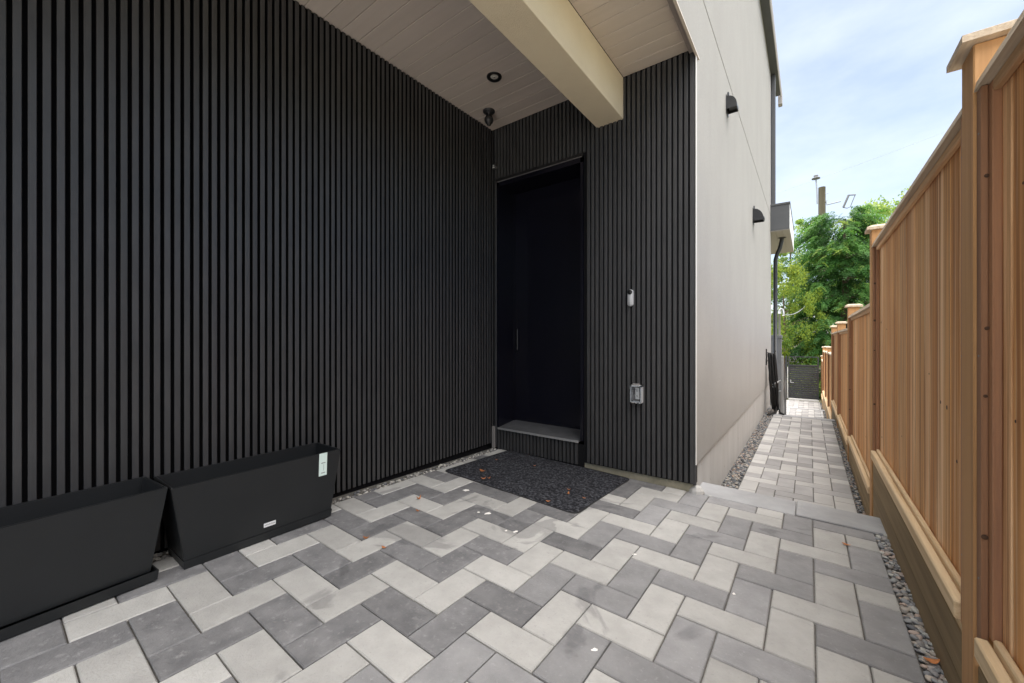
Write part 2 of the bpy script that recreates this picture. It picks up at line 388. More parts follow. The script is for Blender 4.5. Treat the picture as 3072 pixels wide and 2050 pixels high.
# coping slabs at the top of the step
zc = g(-.15, 3.37)
step = box('step', -.672, .372, 3.262, 3.50, -.16, zc - .055, 'step_concrete'); tag(step, kind='structure')
for a, b in ((-.70, -.075), (-.071, .385)):
    o = box('coping_slab', a, b, 3.232, 3.515, zc - .055, zc + .004, 'coping', step, c=.005)
    o.rotation_euler = (0, .0145, 0)
# hidden lower tread, then the first landing of the side path
ZA = -.30
tread = box('step', -.672, .372, 3.52, 3.80, -.40, -.178, 'coping', c=.004); tag(tread, kind='structure')
alley = box('side_path', -.545, .32, 3.80, 9.03, ZA - .1, ZA - .012, 'joint'); tag(alley, kind='structure')
def alley_colour(i, j, hor):
    k = (i - j) // 2
    return 'paver_path_dark' if (k % 2 == 0) != (random.random() < .10) else 'paver_path'
def path(parent, x0, y0, rx, ry):
    herring(parent, x0 - parent.location.x, y0 - parent.location.y, .1425,
            (rx[0] - parent.location.x, rx[1] - parent.location.x), (ry[0] - parent.location.y, ry[1] - parent.location.y), alley_colour, jit=.0008)
    for o in parent.children:
        if o.name.startswith('paver'): o.location.z += ZAtop - parent.location.z
ZAtop = ZA
path(alley, -.54, 4.0425, (-.54, .315), (3.805, 8.86))
o = box('coping_slab', -.54, .10, 8.87, 9.04, ZA - .05, ZA + .002, 'coping', alley, c=.004)
o = box('coping_slab', .104, .36, 8.87, 9.04, ZA - .05, ZA + .002, 'coping', alley, c=.004)
for i in range(4):
    z = ZA - .135 * (i + 1)
    st = box('step', -.60, .365, 9.05 + .3 * i, 9.345 + .3 * i, z - .3, z, 'coping', c=.005); tag(st, kind='structure')
Z2 = -.97
low = box('side_path', -.60, .32, 10.26, 14.78, Z2 - .1, Z2 - .012, 'joint'); tag(low, kind='structure')
ZAtop = Z2
path(low, -.597, 10.30, (-.597, .315), (10.27, 14.76))
box('coping_slab', -.60, .36, 14.79, 14.96, Z2 - .1, Z2 + .002, 'coping', low, c=.004)
Z3 = -1.19
low3 = box('side_path', -1.3, .32, 14.97, 18.6, Z3 - .1, Z3 - .012, 'joint'); tag(low3, kind='structure')
ZAtop = Z3
path(low3, -1.3, 15.0, (-1.297, .315), (14.98, 18.58))

# ------------------------------------------------------------------ pebbles
def peb_vf(r, sx, sy, sz, seed):
    bm = bmesh.new(); bmesh.ops.create_icosphere(bm, subdivisions=2 if r > 0 else 1, radius=1)
    rs = random.Random(seed)
    o1 = Vector((rs.random() * 9, rs.random() * 9, rs.random() * 9))
    V = []
    for v in bm.verts:
        p = v.co * (1 + .22 * noise.noise(v.co * 1.1 + o1)); V.append(Vector((p.x * sx, p.y * sy, p.z * sz)))
    F = [tuple(q.index for q in f.verts) for f in bm.faces]; bm.free(); return V, F
PM = []
for k in range(14):
    Vp, Fp = peb_vf(1, 1, random.uniform(.62, .85), random.uniform(.36, .52), k)
    PM.append(mesh('pebble', Vp, Fp, M['pebble'], True))
strip = box('pebble_strip', .318, .372, -1.0, 3.235, -.13, -.078, 'gravel'); tag(strip, kind='structure')
def zb(y): return g(.34, y)
cnt = 0
placed = []
rp = random.Random(3)
tries = 0
while cnt < 290 and tries < 60000:
    tries += 1
    y = 1.62 + (3.225 - 1.62) * rp.random() ** 1.0; x = rp.uniform(.322, .370)
    r = rp.uniform(.0095, .020) * (1 if rp.random() > .12 else 1.2)
    ok = True
    for (px, py, pr) in placed:
        if abs(py - y) < .04 and (px - x) ** 2 + (py - y) ** 2 < (.52 * (pr + r)) ** 2: ok = False; break
    if not ok: continue
    placed.append((x, y, r))
    o = link('pebble', PM[rp.randrange(14)], strip, (x, y, zb(y) - .006 + rp.uniform(-.006, .010)))
    o.scale = (r, r, r); o.rotation_euler = (rp.uniform(-.35, .35), rp.uniform(-.35, .35), rp.uniform(0, 6.28)); cnt += 1
def pebble_mass(name, x0, x1, y0, y1, zf, num, rr, mats, seed):
    rs = random.Random(seed); mb = MB()
    base = [peb_vf(0, 1, rs.uniform(.65, .9), rs.uniform(.4, .6), k + 50) for k in range(5)]
    for _ in range(num):
        Vp, Fp = base[rs.randrange(5)]; r = rs.uniform(*rr)
        Mx = Matrix.Rotation(rs.uniform(0, 6.28), 3, 'Z') @ Matrix.Rotation(rs.uniform(-.5, .5), 3, 'X')
        x, y = rs.uniform(x0, x1), rs.uniform(y0, y1); c = Vector((x, y, zf(x, y) + rs.uniform(-.008, .008)))
        mb.add([Mx @ (v * r) + c for v in Vp], Fp, rs.randrange(len(mats)))
    return mb.build(name, mats, None, True)
tag(pebble_mass('pebble_bed', .322, .368, -1.0, 1.62, lambda x, y: g(x, y) - .012, 420, (.009, .016), GM, 1), 'dark river pebbles beside the near end of the paving', 'pebbles', kind='stuff')
tag(pebble_mass('pebble_bed', -2.622, -2.548, -.9, 3.215, lambda x, y: g(x, y) - .010, 900, (.008, .017), WM + GM[:2], 2), 'small pale stones along the foot of the slatted wall', 'pebbles', kind='stuff')
gl = box('gravel_strip', -.72, -.545, 3.52, 10.4, ZA - .12, ZA - .03, 'gravel'); tag(gl, kind='structure')
tag(pebble_mass('pebble_bed', -.70, -.548, 3.54, 9.9, lambda x, y: ZA - .022, 2600, (.010, .021), GM, 4), 'mixed pebbles between the foundation wall and side path', 'pebbles', kind='stuff')
gr = box('gravel_strip', .32, .40, 3.52, 9.03, ZA - .12, ZA - .03, 'gravel'); tag(gr, kind='structure')
tag(pebble_mass('pebble_bed', .32, .372, 3.54, 9.0, lambda x, y: ZA - .020, 1100, (.009, .018), GM, 5), 'grey pebbles between the side path and fence', 'pebbles', kind='stuff')
tag(pebble_mass('pebble_bed', .32, .37, 10.3, 14.7, lambda x, y: Z2 - .02, 500, (.010, .02), GM, 6), 'pebbles beside the lower flight of the side path', 'pebbles', kind='stuff')
tag(pebble_mass('pebble_bed', .32, .37, 15.0, 18.5, lambda x, y: Z3 - .02, 300, (.010, .022), GM, 8), 'pebbles beside the path in front of the gate', 'pebbles', kind='stuff')

# ------------------------------------------------------------------ house
YO = -3.2        # unseen front end of the upper storey, lengthened to darken the left floor
YE = 10.42        # rear corner of the tall side wall
ZR = 6.93
house = empty('house', (XS, YW, 0), 'house with black slatted entry, pale stucco side wall and covered porch', 'house')
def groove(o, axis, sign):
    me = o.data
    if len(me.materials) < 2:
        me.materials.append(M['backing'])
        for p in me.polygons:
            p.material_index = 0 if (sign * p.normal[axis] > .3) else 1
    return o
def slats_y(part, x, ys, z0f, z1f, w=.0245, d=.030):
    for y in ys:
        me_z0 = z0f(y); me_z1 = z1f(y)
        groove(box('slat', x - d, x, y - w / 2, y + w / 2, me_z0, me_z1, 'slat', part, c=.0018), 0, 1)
# left wall
lw = box('slatted_wall', XL - .052, XL - .0305, -1.7, YW + .02, -.12, ZC + .01, 'backing', house)
k = 0
y = .0965
ys = []
while y > -1.65: y -= .0402
while y < YW - .03:
    y += .0402; ys.append(y)
slats_y(lw, XL, ys, lambda y: round(g(XL, 1.5) + .028, 3), lambda y: ZC - .004)
box('house_block', -6.5, XL - .0525, -3.3, YE, -.3, ZR, 'stucco', house)
# entry wall
ew = empty('entry_wall', (-1.6, YW + .03, 0), parent=house)
DX0, DX1, DZ0, DZ1, DY = -2.585, -1.60, .209, 2.725, 3.468
MBk = MB()
MBk.box(XL - .02, DX0, YW + .0205, DY + .1, -.1, ZC + .005)
MBk.box(DX1, XS - .012, YW + .0205, YW + .1, .02, ZC + .005)
MBk.box(DX0, DX1, YW + .0205, DY + .1, DZ1 + .02, ZC + .005)
MBk.box(DX0, DX1, YW + .0205, DY + .1, -.1, DZ0 - .035)
MBk.build('wall_backing', 'backing2', ew)
x = XS - .030
xs_all = []
while x > XL + .02:
    xs_all.append(x); x -= .0402
for x in xs_all:
    if x > DX1 + .012:
        box('slat', x - .013, x + .013, YW, YW + .020, .030, ZC - .004, 'slat', ew, c=.0018)
    else:
        box('slat', x - .013, x + .013, YW, YW + .020, DZ1 + .035, ZC - .004, 'slat', ew, c=.0018)
        if DX0 + .02 < x < DX1 - .03:
            box('slat', x - .013, x + .013, YW, YW + .020, -.005, DZ0 - .022, 'slat', ew, c=.0018)
        elif x <= DX0 + .02:
            box('slat', x - .013, x + .013, YW, YW + .020, 0, DZ1 + .03, 'slat', ew, c=.0018)
box('corner_trim', XS - .020, XS - .002, YW + .002, YW + .03, .02, ZC - .05, 'slat', ew)
box('corner_bead', XS - .0018, XS + .004, YW - .004, YW + .012, .175, ZC - .06, 'white_trim', ew)
# door
door = empty('door', (-2.09, DY, DZ0), parent=house)
box('door_leaf', DX0 + .03, DX1 - .03, DY, DY + .045, .225, DZ1 - .05, 'door', door, c=.002)
dfm = MB(); dfm.box(DX0, DX0 + .028, YW + .005, DY + .06, DZ0, DZ1); dfm.box(DX1 - .028, DX1, YW + .005, DY + .06, DZ0, DZ1)
dfm.box(DX0, DX1, YW + .005, DY + .06, DZ1 - .045, DZ1 + .018)
dfm.box(DX0 + .0281, DX0 + .045, DY - .018, DY + .01, DZ0 + .03, DZ1 - .046)
dfm.build('door_frame', 'door', door)
box('drip_edge', DX0 + .02, DX1 - .01, YW - .010, YW + .004, DZ1 - .0015, DZ1 + .001, 'trim_grey', door)
box('drip_cap', DX0, DX1, YW - .008, YW + .004, DZ1 + .002, DZ1 + .03, 'black', door)
sv = [(-2.553, YW - .012, DZ0), (-1.638, YW - .012, DZ0), (-1.638, DY + .01, .243), (-2.553, DY + .01, .243)]
sv += [(a, b, c - .012) for a, b, c in sv]
solid('door_sill', sv, [(0, 1, 2, 3), (7, 6, 5, 4), (0, 4, 5, 1), (1, 5, 6, 2), (2, 6, 7, 3), (3, 7, 4, 0)], 'sill', door)
box('sill_lip', -2.553, -1.638, YW - .016, YW - .0125, DZ0 - .016, DZ0 + .003, 'lip', door)
hm = MB(); hm.tube([(-2.50, DY - .02, 1.0), (-2.50, DY - .02, 1.22)], .009, 8); hm.box(-2.512, -2.488, DY - .012, DY, 0.98, 1.24)
hm.build('door_handle', 'door', door)
box('base_block', XL + .012, XL + .034, YW - .03, YW - .001, -.005, .215, 'trim_grey', house)
# porch ceiling
ceil = box('porch_ceiling', XL - .03, XS - .05, YO + .06, YW + .05, ZC + .012, ZC + .05, 'backing', house)
y = 3.196; k = 0
while y > YO + .1:
    box('ceiling_board', XL - .02, -1.474, y - .1245, y, ZC, ZC + .0115, 'ceiling', ceil, c=.0025)
    box('ceiling_board', -1.234, XS - .046, y - .1245, y, ZC, ZC + .0115, 'ceiling', ceil, c=.0025)
    y -= .1285; k += 1
box('porch_beam', -1.473, -1.234, YO + .05, YW + .015, 2.935, ZC - .001, 'beam', house, c=.004)
box('soffit_trim', XS - .047, XS - .006, YO + .03, YW + .001, ZC - .026, ZC + .02, 'soffit_trim', house)
# stucco side wall: lower part behind the entry, upper storey reaching out
box('stucco_wall', XS - .30, XS, YW + .031, YE, .175, 3.795, 'stucco', house)
box('stucco_wall', XS - .005, XS, YO, YW + .0305, ZC - .060, ZC + .02, 'stucco', house)
box('stucco_wall', XS - .30, XS, YO, YW + .0305, ZC + .0205, 3.795, 'stucco', house)
box('stucco_wall', XS - .30, XS, YO, YE, 3.811, ZR, 'stucco', house)
box('wall_joint', XS - .3, XS - .012, YO + .01, YE - .01, 3.794, 3.812, 'backing', house)
box('drip_trim', XS - .005, XS + .012, YO, YW + .06, ZC - .064, ZC - .052, 'ceiling', house)
box('front_wall', XL - .06, XS - .305, YO, YO + .2, ZC + .055, ZR, 'stucco', house)
box('floor_slab', XL - .06, XS - .305, YO + .21, YW + 6, ZC + .06, ZC + .4, 'backing', house)
box('roof_slab', -6.5, XS - .02, YO - .2, YE + .1, ZR + .012, ZR + .2, 'fascia', house)
box('foundation_wall', XS - .3, XS - .018, YW + .055, YE, -.9, .174, 'concrete', house, c=.002)
box('entry_footing', -1.62, XS - .02, YW + .035, YW + .3, -.15, .028, 'step_concrete', house)
solid('mortar_blob', *lathe([(.005, .05), (.03, .045), (.05, .02), (.055, 0)], (XS - .005, YW + .05, g(XS, YW)), 9), 'concrete', house)
# eave, gutter, pipes
ev = box('eave_soffit', XS - .04, -.548, YO, 11.35, ZR - .04, ZR + .01, 'fascia', house)
gm_ = MB(); pts = [(-.548, ZR - .05), (-.535, ZR - .05), (-.520, ZR + .0), (-.520, ZR + .07), (-.548, ZR + .07)]
nn = len(pts)
Vg = [(a, YO, b) for a, b in pts] + [(a, 11.5, b) for a, b in pts]
solid('gutter', Vg, [tuple(range(nn)), tuple(range(2 * nn - 1, nn - 1, -1))] + [(i, nn + i, nn + (i + 1) % nn, (i + 1) % nn) for i in range(nn)], 'soffit', house)
box('gutter_end', -.60, -.515, 11.4, 11.56, ZR - .22, ZR + .06, 'soffit', house, c=.01)
box('upper_downpipe', XS + .004, XS + .085, YE - .06, YE + .02, 4.02, ZR - .042, 'fascia', house, c=.012)
# rear canopy
can = box('rear_canopy', -3.0, -.335, 10.25, 13.0, 3.46, 3.985, 'fascia', house)
box('canopy_cap', -3.0, -.322, 10.235, 13.02, 3.986, 4.03, 'fascia', can, c=.004)
box('canopy_fascia', -.3349, -.331, 10.27, 13.0, 3.47, 3.98, 'whitefascia', can)
for a in range(4):
    box('soffit_board', -.335 - .13 * (a + 1) + .003, -.335 - .13 * a, 10.26, 12.99, 3.444, 3.4595, 'soffit', can, c=.002)
dp = MB(); dp.tube([(-.50, 11.0, 3.455), (-.51, 11.0, 3.36), (-.545, 11.0, 3.2), (-.60, 11.0, 3.06), (-.625, 11.0, 2.95), (-.628, 11.0, 2.8), (-.628, 11.0, -.25)], .042, 14)
dpo = dp.build('downpipe', 'blackmetal', house, True)
solid('pipe_flange', *lathe([(.085, 0), (.085, -.012), (.05, -.03)], (-.50, 11.0, 3.455), 20), 'blackmetal', dpo)
eb = MB(); eb.tube([(-.63, 11.0, -.26), (-.62, 10.98, -.45), (-.58, 10.9, -.62), (-.56, 10.85, -.95)], .055, 12)
eb.build('drain_elbow', 'whitefascia', dpo, True)
rw = box('rear_wall', -3.0, XS - .31, YE + .001, YE + .04, -1, 3.4, 'stucco', house)

# ------------------------------------------------------------------ fixtures
# recessed downlight
r_ = empty('recessed_downlight', (-2.087, 2.55, ZC), 'black ringed recessed downlight in the porch ceiling', 'downlight')
Vr = []; Fr = []
prf = [(.030, .004), (.034, -.004), (.060, -.008), (.063, -.003), (.063, .0)]
V1, F1 = lathe(prf, (-2.087, 2.55, ZC), 32); solid('trim_ring', V1, F1[:-2], 'black', r_, True)
V1, F1 = lathe([(.031, .0), (.020, -.001), (.004, -.003)], (-2.087, 2.55, ZC - .0012), 24); solid('lens', V1, F1, 'glasslens', r_, True)
# hanging dome camera
d_ = empty('dome_camera', (-2.438, 2.90, ZC), 'black dome camera hanging from ceiling corner near the slatted wall', 'camera')
solid('mount_plate', *lathe([(.056, -.0005), (.056, -.012), (.045, -.022), (.015, -.028)], (-2.438, 2.90, ZC), 28), 'blackmetal', d_, True)
mb = MB(); mb.tube([(-2.438, 2.90, ZC - .02), (-2.440, 2.903, ZC - .05)], .013, 10); mb.build('stem', 'blackmetal', d_, True)
V1, F1 = lathe([(.012, -.040), (.030, -.048), (.041, -.068), (.043, -.088), (.036, -.108), (.024, -.122), (.018, -.134), (.006, -.138)], (-2.442, 2.905, ZC), 20)
solid('camera_head', V1, F1, 'blackmetal', d_, True)
# small sensor lamp above the door
e_ = empty('door_sensor', (-2.594, YW, 2.884), 'tiny round black sensor with lit dots above the door corner', 'sensor')
solid('housing', *lathe([(.030, -.0005), (.030, -.02), (.024, -.028), (.004, -.030)], (-2.594, YW, 2.884), 20, 'y'), 'blackmetal', e_, True)
box('sensor_window', -2.604, -2.586, YW - .0325, YW - .0305, 2.884, 2.897, 'outletgrey', e_)
box('sensor_window', -2.607, -2.583, YW - .0325, YW - .0305, 2.868, 2.876, 'outletwhite', e_)
# doorbell
b_ = empty('video_doorbell', (-1.168, YW, 1.378), 'grey pill shaped doorbell with black lens on slatted entry wall', 'doorbell')
def capsule(cx, z0, z1, r, y0, y1, n=14):
    P = []
    for i in range(n + 1): t = math.pi * i / n; P.append((cx + r * math.cos(t), z1 - r + r * math.sin(t)))
    for i in range(n + 1): t = math.pi + math.pi * i / n; P.append((cx + r * math.cos(t), z0 + r + r * math.sin(t)))
    m_ = len(P); rr = .82
    Vv = [(a, y1, b) for a, b in P] + [(a, y0 + .006, b) for a, b in P]
    zc_ = (z0 + z1) / 2
    Vv += [(cx + (a - cx) * .86, y0, zc_ + (b - zc_) * .965) for a, b in P]
    Fv = [tuple(range(2 * m_, 3 * m_))]
    for q in (0, m_):
        for i in range(m_): j = (i + 1) % m_; Fv.append((q + i, q + j, q + m_ + j, q + m_ + i))
    return Vv, Fv
solid('doorbell_body', *capsule(-1.168, 1.378, 1.516, .0225, YW - .024, YW + .002), 'bellgrey', b_, True)
solid('camera_lens', *lathe([(.0195, -.0001), (.0195, -.004), (.010, -.0055), (.003, -.006)], (-1.168, YW - .0245, 1.494), 24, 'y'), 'black', b_, True)
# outlet in a bubble cover
o_ = empty('outdoor_outlet', (-1.112, YW, .604), 'outdoor outlet under a clear grey weather cover on slatted wall', 'outlet')
om = MB(); x0, x1, z0, z1 = -1.160, -1.066, .604, .742; yb, yf = YW - .002, YW - .045
om.box(x0, x0 + .010, yf, yb, z0, z1); om.box(x1 - .010, x1, yf, yb, z0, z1); om.box(x0, x1, yf, yb, z1 - .012, z1); om.box(x0 + .0101, x1 - .0101, yf, yb, z0, z0 + .010)
om.build('cover_frame', 'outletgrey', o_)
box('back_plate', x0 + .0102, x1 - .0102, YW - .010, YW - .003, z0 + .0102, z1 - .0122, 'trim_grey', o_)
rc = box('receptacle', -1.124, -1.092, YW - .024, YW - .011, .628, .720, 'outletwhite', o_, c=.002)
for zz in (.650, .690):
    box('socket_slot', -1.114, -1.111, YW - .0248, YW - .0242, zz, zz + .012, 'ink', rc)
    box('socket_slot', -1.105, -1.102, YW - .0248, YW - .0242, zz, zz + .010, 'ink', rc)
gm = bpy.data.materials.new('clear_cover'); gm.use_nodes = True
pb = gm.node_tree.nodes['Principled BSDF']; pb.inputs['Base Color'].default_value = (.8, .82, .85, 1); pb.inputs['Transmission Weight'].default_value = 1; pb.inputs['Roughness'].default_value = .12; pb.inputs['IOR'].default_value = 1.2
M['clear'] = gm
box('clear_lid', x0 + .001, x1 - .001, yf - .004, yf - .001, z0 + .002, z1 - .002, 'clear', o_, c=.001)
hg = MB(); hg.tube([(x0 + .02, yf + .012, z1 + .006), (x1 - .02, yf + .012, z1 + .006)], .007, 8); hg.build('hinge', 'trim_grey', o_)
for i in range(3): box('latch', x0 + .015 + .028 * i, x0 + .027 + .028 * i, yf, yb, z0 - .006, z0 - .0005, 'outletgrey', o_)
# vent hoods
def vent(y0, y1, zt, zb_, proj, label, louv):
    v_ = empty('vent_hood', (XS, (y0 + y1) / 2, zb_), label, 'vent', 'black vent hoods on the stucco side wall')
    P = [(XS + .002, zb_), (XS + .002, zt)]
    for i in range(9):
        t = math.pi / 2 * i / 8
        P.append((XS + .012 + proj * math.sin(t), zb_ + .035 + (zt - zb_ - .045) * math.cos(t)))
    P += [(XS + .012 + proj, zb_ + .012), (XS + .006 + proj, zb_ + .010)]
    # outer shell without a bottom, closed sides
    N = len(P); hood = P[1:]
    n_ = len(hood)
    Vv = [(a, y0, b) for a, b in hood] + [(a, y1, b) for a, b in hood] + [(XS + .002, y0, zb_ + .012), (XS + .002, y1, zb_ + .012)]
    Fv = [(i, i + 1, n_ + i + 1, n_ + i) for i in range(n_ - 1)]
    Fv.append(tuple([2 * n_] + list(range(n_)))); Fv.append(tuple([2 * n_ + 1] + list(range(2 * n_ - 1, n_ - 1, -1))))
    h_ = solid('hood', Vv, Fv, 'blackmetal', v_)
    md = h_.modifiers.new('thick', 'SOLIDIFY'); md.thickness = .003
    box('flange', XS + .0005, XS + .006, y0 - .008, y1 + .008, zb_ - .022, zt + .006, 'blackmetal', v_, c=.002)
    box('mount_tab', XS + .0065, XS + .020, (y0 + y1) / 2 - .02, (y0 + y1) / 2 + .02, zt + .0, zt + .05, 'blackmetal', v_, c=.003)
    if louv:
        for i in range(6):
            yy = y0 + (y1 - y0) * (i + .5) / 6
            box('louvre', XS + .014 + proj, XS + .018 + proj, yy - .006, yy + .006, zb_ + .02, zb_ + .06, 'black', h_)
    else:
        box('damper', XS + .02, XS + proj, y0 + .006, y1 - .006, zb_ + .030, zb_ + .034, 'black', h_)
vent(4.515, 4.635, 3.575, 3.425, .085, 'upper black vent hood with open mouth beside the wall joint', False)
vent(6.88, 7.02, 3.06, 2.86, .125, 'lower black vent hood with slotted rim further along the stucco wall', True)
# hose on the wall
hs = empty('garden_hose', (XS + .08, 9.25, ZA), 'black garden hose looped on a wall hook beside the downpipe', 'hose')
hb = MB(); hb.box(XS, XS + .02, 9.10, 9.15, .62, .93); hb.tube([(XS + .01, 9.12, .86), (XS + .13, 9.12, .84), (XS + .16, 9.12, .90)], .010, 8); hb.tube([(XS + .01, 9.12, .70), (XS + .1, 9.12, .70)], .010, 8)
hb.build('hook', 'blackmetal', hs)
rs = random.Random(5)
for i in range(6):
    mb = MB(); P = []
    yo_ = 9.13 + rs.uniform(-.03, .05); xo = XS + .04 + .022 * i; bot = ZA + rs.uniform(.02, .22) ; w_ = rs.uniform(.07, .15)
    for a in range(25):
        t = 2 * math.pi * a / 24
        zz = (.84 + bot) / 2 + (.84 - bot) / 2 * math.cos(t)
        sp = w_ * (1 - math.cos(t)) / 2 * .9 + .03
        P.append((xo + .05 * (1 - math.cos(t)) / 2 + rs.uniform(-.004, .004), yo_ + math.sin(t) * sp * 1.3 + .05 * (1 - math.cos(t)), zz))
    mb.tube(P, .0135, 8, cap=False); mb.build('hose_loop', 'hose', hs, True)
mb = MB(); mb.tube([(XS + .12, 9.2, -.05), (XS + .17, 9.15, -.20), (XS + .16, 9.02, ZA + .03), (XS + .12, 8.90, ZA + .03), (XS + .05, 8.75, ZA + .02)], .016, 8)
mb.tube([(XS + .12, 9.3, .0), (XS + .2, 9.25, -.22), (XS + .24, 9.05, ZA + .02), (XS + .30, 8.97, ZA + .02)], .014, 8); mb.build('hose_tail', 'hose', hs, True)

# ------------------------------------------------------------------ planters
def planter(cx, cy, zg, rz, label, badge, traydx, tilt=0.0):
    p_ = empty('planter_box', (cx, cy, zg), label, 'planter', 'long black planter boxes')
    Lt, Lb, Wt, Wb, Ht, t = .415, .362, .142, .122, .405, .012
    zb_ = .045
    V = []
    def ring(l, w, z): return [(-w, -l, z), (w, -l, z), (w, l, z), (-w, l, z)]
    V += ring(Lb, Wb, zb_); V += ring(Lt, Wt, Ht); V += ring(Lt - t, Wt - t, Ht); V += ring(Lb + .02 - t, Wb + .008 - t, zb_ + .06)
    F = [(3, 2, 1, 0)]
    for q in (0, 4, 8):
        for i in range(4): j = (i + 1) % 4; F.append((q + i, q + j, q + 4 + j, q + 4 + i))
    F.append((12, 13, 14, 15))
    me = mesh('planter_shell', V, F, M['planter'])
    bm = bmesh.new(); bm.from_mesh(me)
    bmesh.ops.bevel(bm, geom=[e for e in bm.edges if max(v.co.z for v in e.verts) > .1], offset=.003, segments=2, affect='EDGES'); bm.to_mesh(me); bm.free()
    sh = link('planter_shell', me, p_, (0, 0, 0), True); sh.rotation_euler = (tilt, 0, 0)
    V2 = []
    def r2(l, w, z): return [(-w + traydx, -l, z), (w + traydx, -l, z), (w + traydx, l, z), (-w + traydx, l, z)]
    a = Lb + (.022 if badge is False else .003); b = Wb + (.016 if badge is False else .004)
    V2 += r2(a - .004, b - .004, .002) + r2(a, b, .044) + r2(a - .006, b - .006, .044) + r2(a - .008, b - .008, .010)
    F2 = [(3, 2, 1, 0)]
    for q in (0, 4, 8):
        for i in range(4): j = (i + 1) % 4; F2.append((q + i, q + j, q + 4 + j, q + 4 + i))
    F2.append((12, 13, 14, 15))
    link('drip_tray', mesh('drip_tray', V2, F2, M['planter']), p_, (0, 0, 0), True)
    p_.rotation_euler = (0, 0, rz)
    if badge:
        def face(l, z, off):           # point on the front face (towards +x)
            f = (z - zb_) / (Ht - zb_); return Vector((Wb + (Wt - Wb) * f + off, l, z))
        def plate(name, l0, l1, z0, z1, m_, off, par, loc0=Vector((0, 0, 0))):
            P = [face(l0, z0, off), face(l1, z0, off), face(l1, z1, off), face(l0, z1, off)]
            P += [p - Vector((.0012, 0, 0)) for p in P]
            o = link(name, mesh(name, P, [(0, 1, 2, 3), (7, 6, 5, 4), (0, 4, 5, 1), (1, 5, 6, 2), (2, 6, 7, 3), (3, 7, 4, 0)], M[m_]), par, (0, 0, 0), True); return o
        tg = plate('price_tag', .276, .325, .268, .404, 'tag', .0022, p_)
        for z_ in (.345, .285):
            for i in range(6): plate('print_mark', .290 + .0042 * i, .2925 + .0042 * i, z_ - .002, z_ + .002 + (.0015 if i % 2 else 0), 'ink', .0032, tg)
        plate('print_mark', .304, .3048, .298, .335, 'ink', .0032, tg)
        bd = plate('name_badge', -.020, .040, .072, .094, 'badge', .0022, p_)
        cu = bpy.data.curves.new('badge_lettering', 'FONT'); cu.body = 'VERADEK'; cu.size = .0115; cu.align_x = 'CENTER'; cu.align_y = 'CENTER'; cu.space_character = 1.15; cu.extrude = .0002
        cu.materials.append(M['ink'])
        tmp = bpy.data.objects.new('lettering_curve', cu); COL.objects.link(tmp)
        lm = bpy.data.meshes.new_from_object(tmp.evaluated_get(bpy.context.evaluated_depsgraph_get()))
        bpy.data.objects.remove(tmp)
        to = bpy.data.objects.new('badge_lettering', lm); COL.objects.link(to); to.parent = bd
        to.location = face(.010, .083, .0030); to.rotation_euler = (math.radians(90), 0, math.radians(90))
    return p_
planter(-2.480, .938, g(-2.45, .94), math.radians(.8), 'long black planter box with pale green tag and silver name badge', True, 0)
planter(-2.440, .088, g(-2.44, .1), math.radians(5.0), 'long black planter box without tag, standing in a wider drip tray', False, .006, -.006)

# ------------------------------------------------------------------ door mat and leaves
mt = empty('door_mat', (-1.825, 2.775, g(-1.825, 2.775)), 'dark grey ribbed door mat in front of the black door', 'door mat')
bm = bmesh.new()
nx, ny = 44, 30; LX, LY = 1.27, .90
def corner(u, v):
    x = (u - .5) * LX; y = (v - .5) * LY; r = .05
    ax, ay = LX / 2 - r, LY / 2 - r
    if abs(x) > ax and abs(y) > ay:
        dx, dy = abs(x) - ax, abs(y) - ay; d = math.hypot(dx, dy); mxx = max(dx, dy)
        if d > 0: k_ = mxx / d; x = math.copysign(ax + dx * k_, x); y = math.copysign(ay + dy * k_, y)
    return x, y
grid = [[None] * (ny + 1) for _ in range(nx + 1)]
rs = random.Random(2)
for i in range(nx + 1):
    for j in range(ny + 1):
        x, y = corner(i / nx, j / ny); ed = i in (0, nx) or j in (0, ny)
        grid[i][j] = bm.verts.new((x, y, .003 if ed else .010 + .0015 * noise.noise(Vector((x * 3, y * 3, 0)))))
for i in range(nx):
    for j in range(ny):
        bm.faces.new((grid[i][j], grid[i + 1][j], grid[i + 1][j + 1], grid[i][j + 1]))
me = bpy.data.meshes.new('pile'); bm.to_mesh(me); bm.free(); me.materials.append(M['mat'])
for p in me.polygons: p.use_smooth = True
link('pile', me, mt, (0, 0, 0), True)
V = []; 
ringp = [corner(i / nx, 0) for i in range(nx)] + [corner(1, j / ny) for j in range(ny)] + [corner(1 - i / nx, 1) for i in range(nx)] + [corner(0, 1 - j / ny) for j in range(ny)]
mR = len(ringp)
V = [(x * 1.006, y * 1.008, .0005) for x, y in ringp] + [(x * 1.006, y * 1.008, .0045) for x, y in ringp] + [(x * .996, y * .994, .0055) for x, y in ringp]
F = []
for q in (0, mR):
    for i in range(mR): j = (i + 1) % mR; F.append((q + i, q + j, q + mR + j, q + mR + i))
F.append(tuple(range(mR - 1, -1, -1)))
link('rubber_edge', mesh('rubber_edge', V, F, M['matedge']), mt, (0, 0, 0), True)
mt.rotation_euler = (math.atan(GB), -math.atan(GA), math.radians(-2.2))

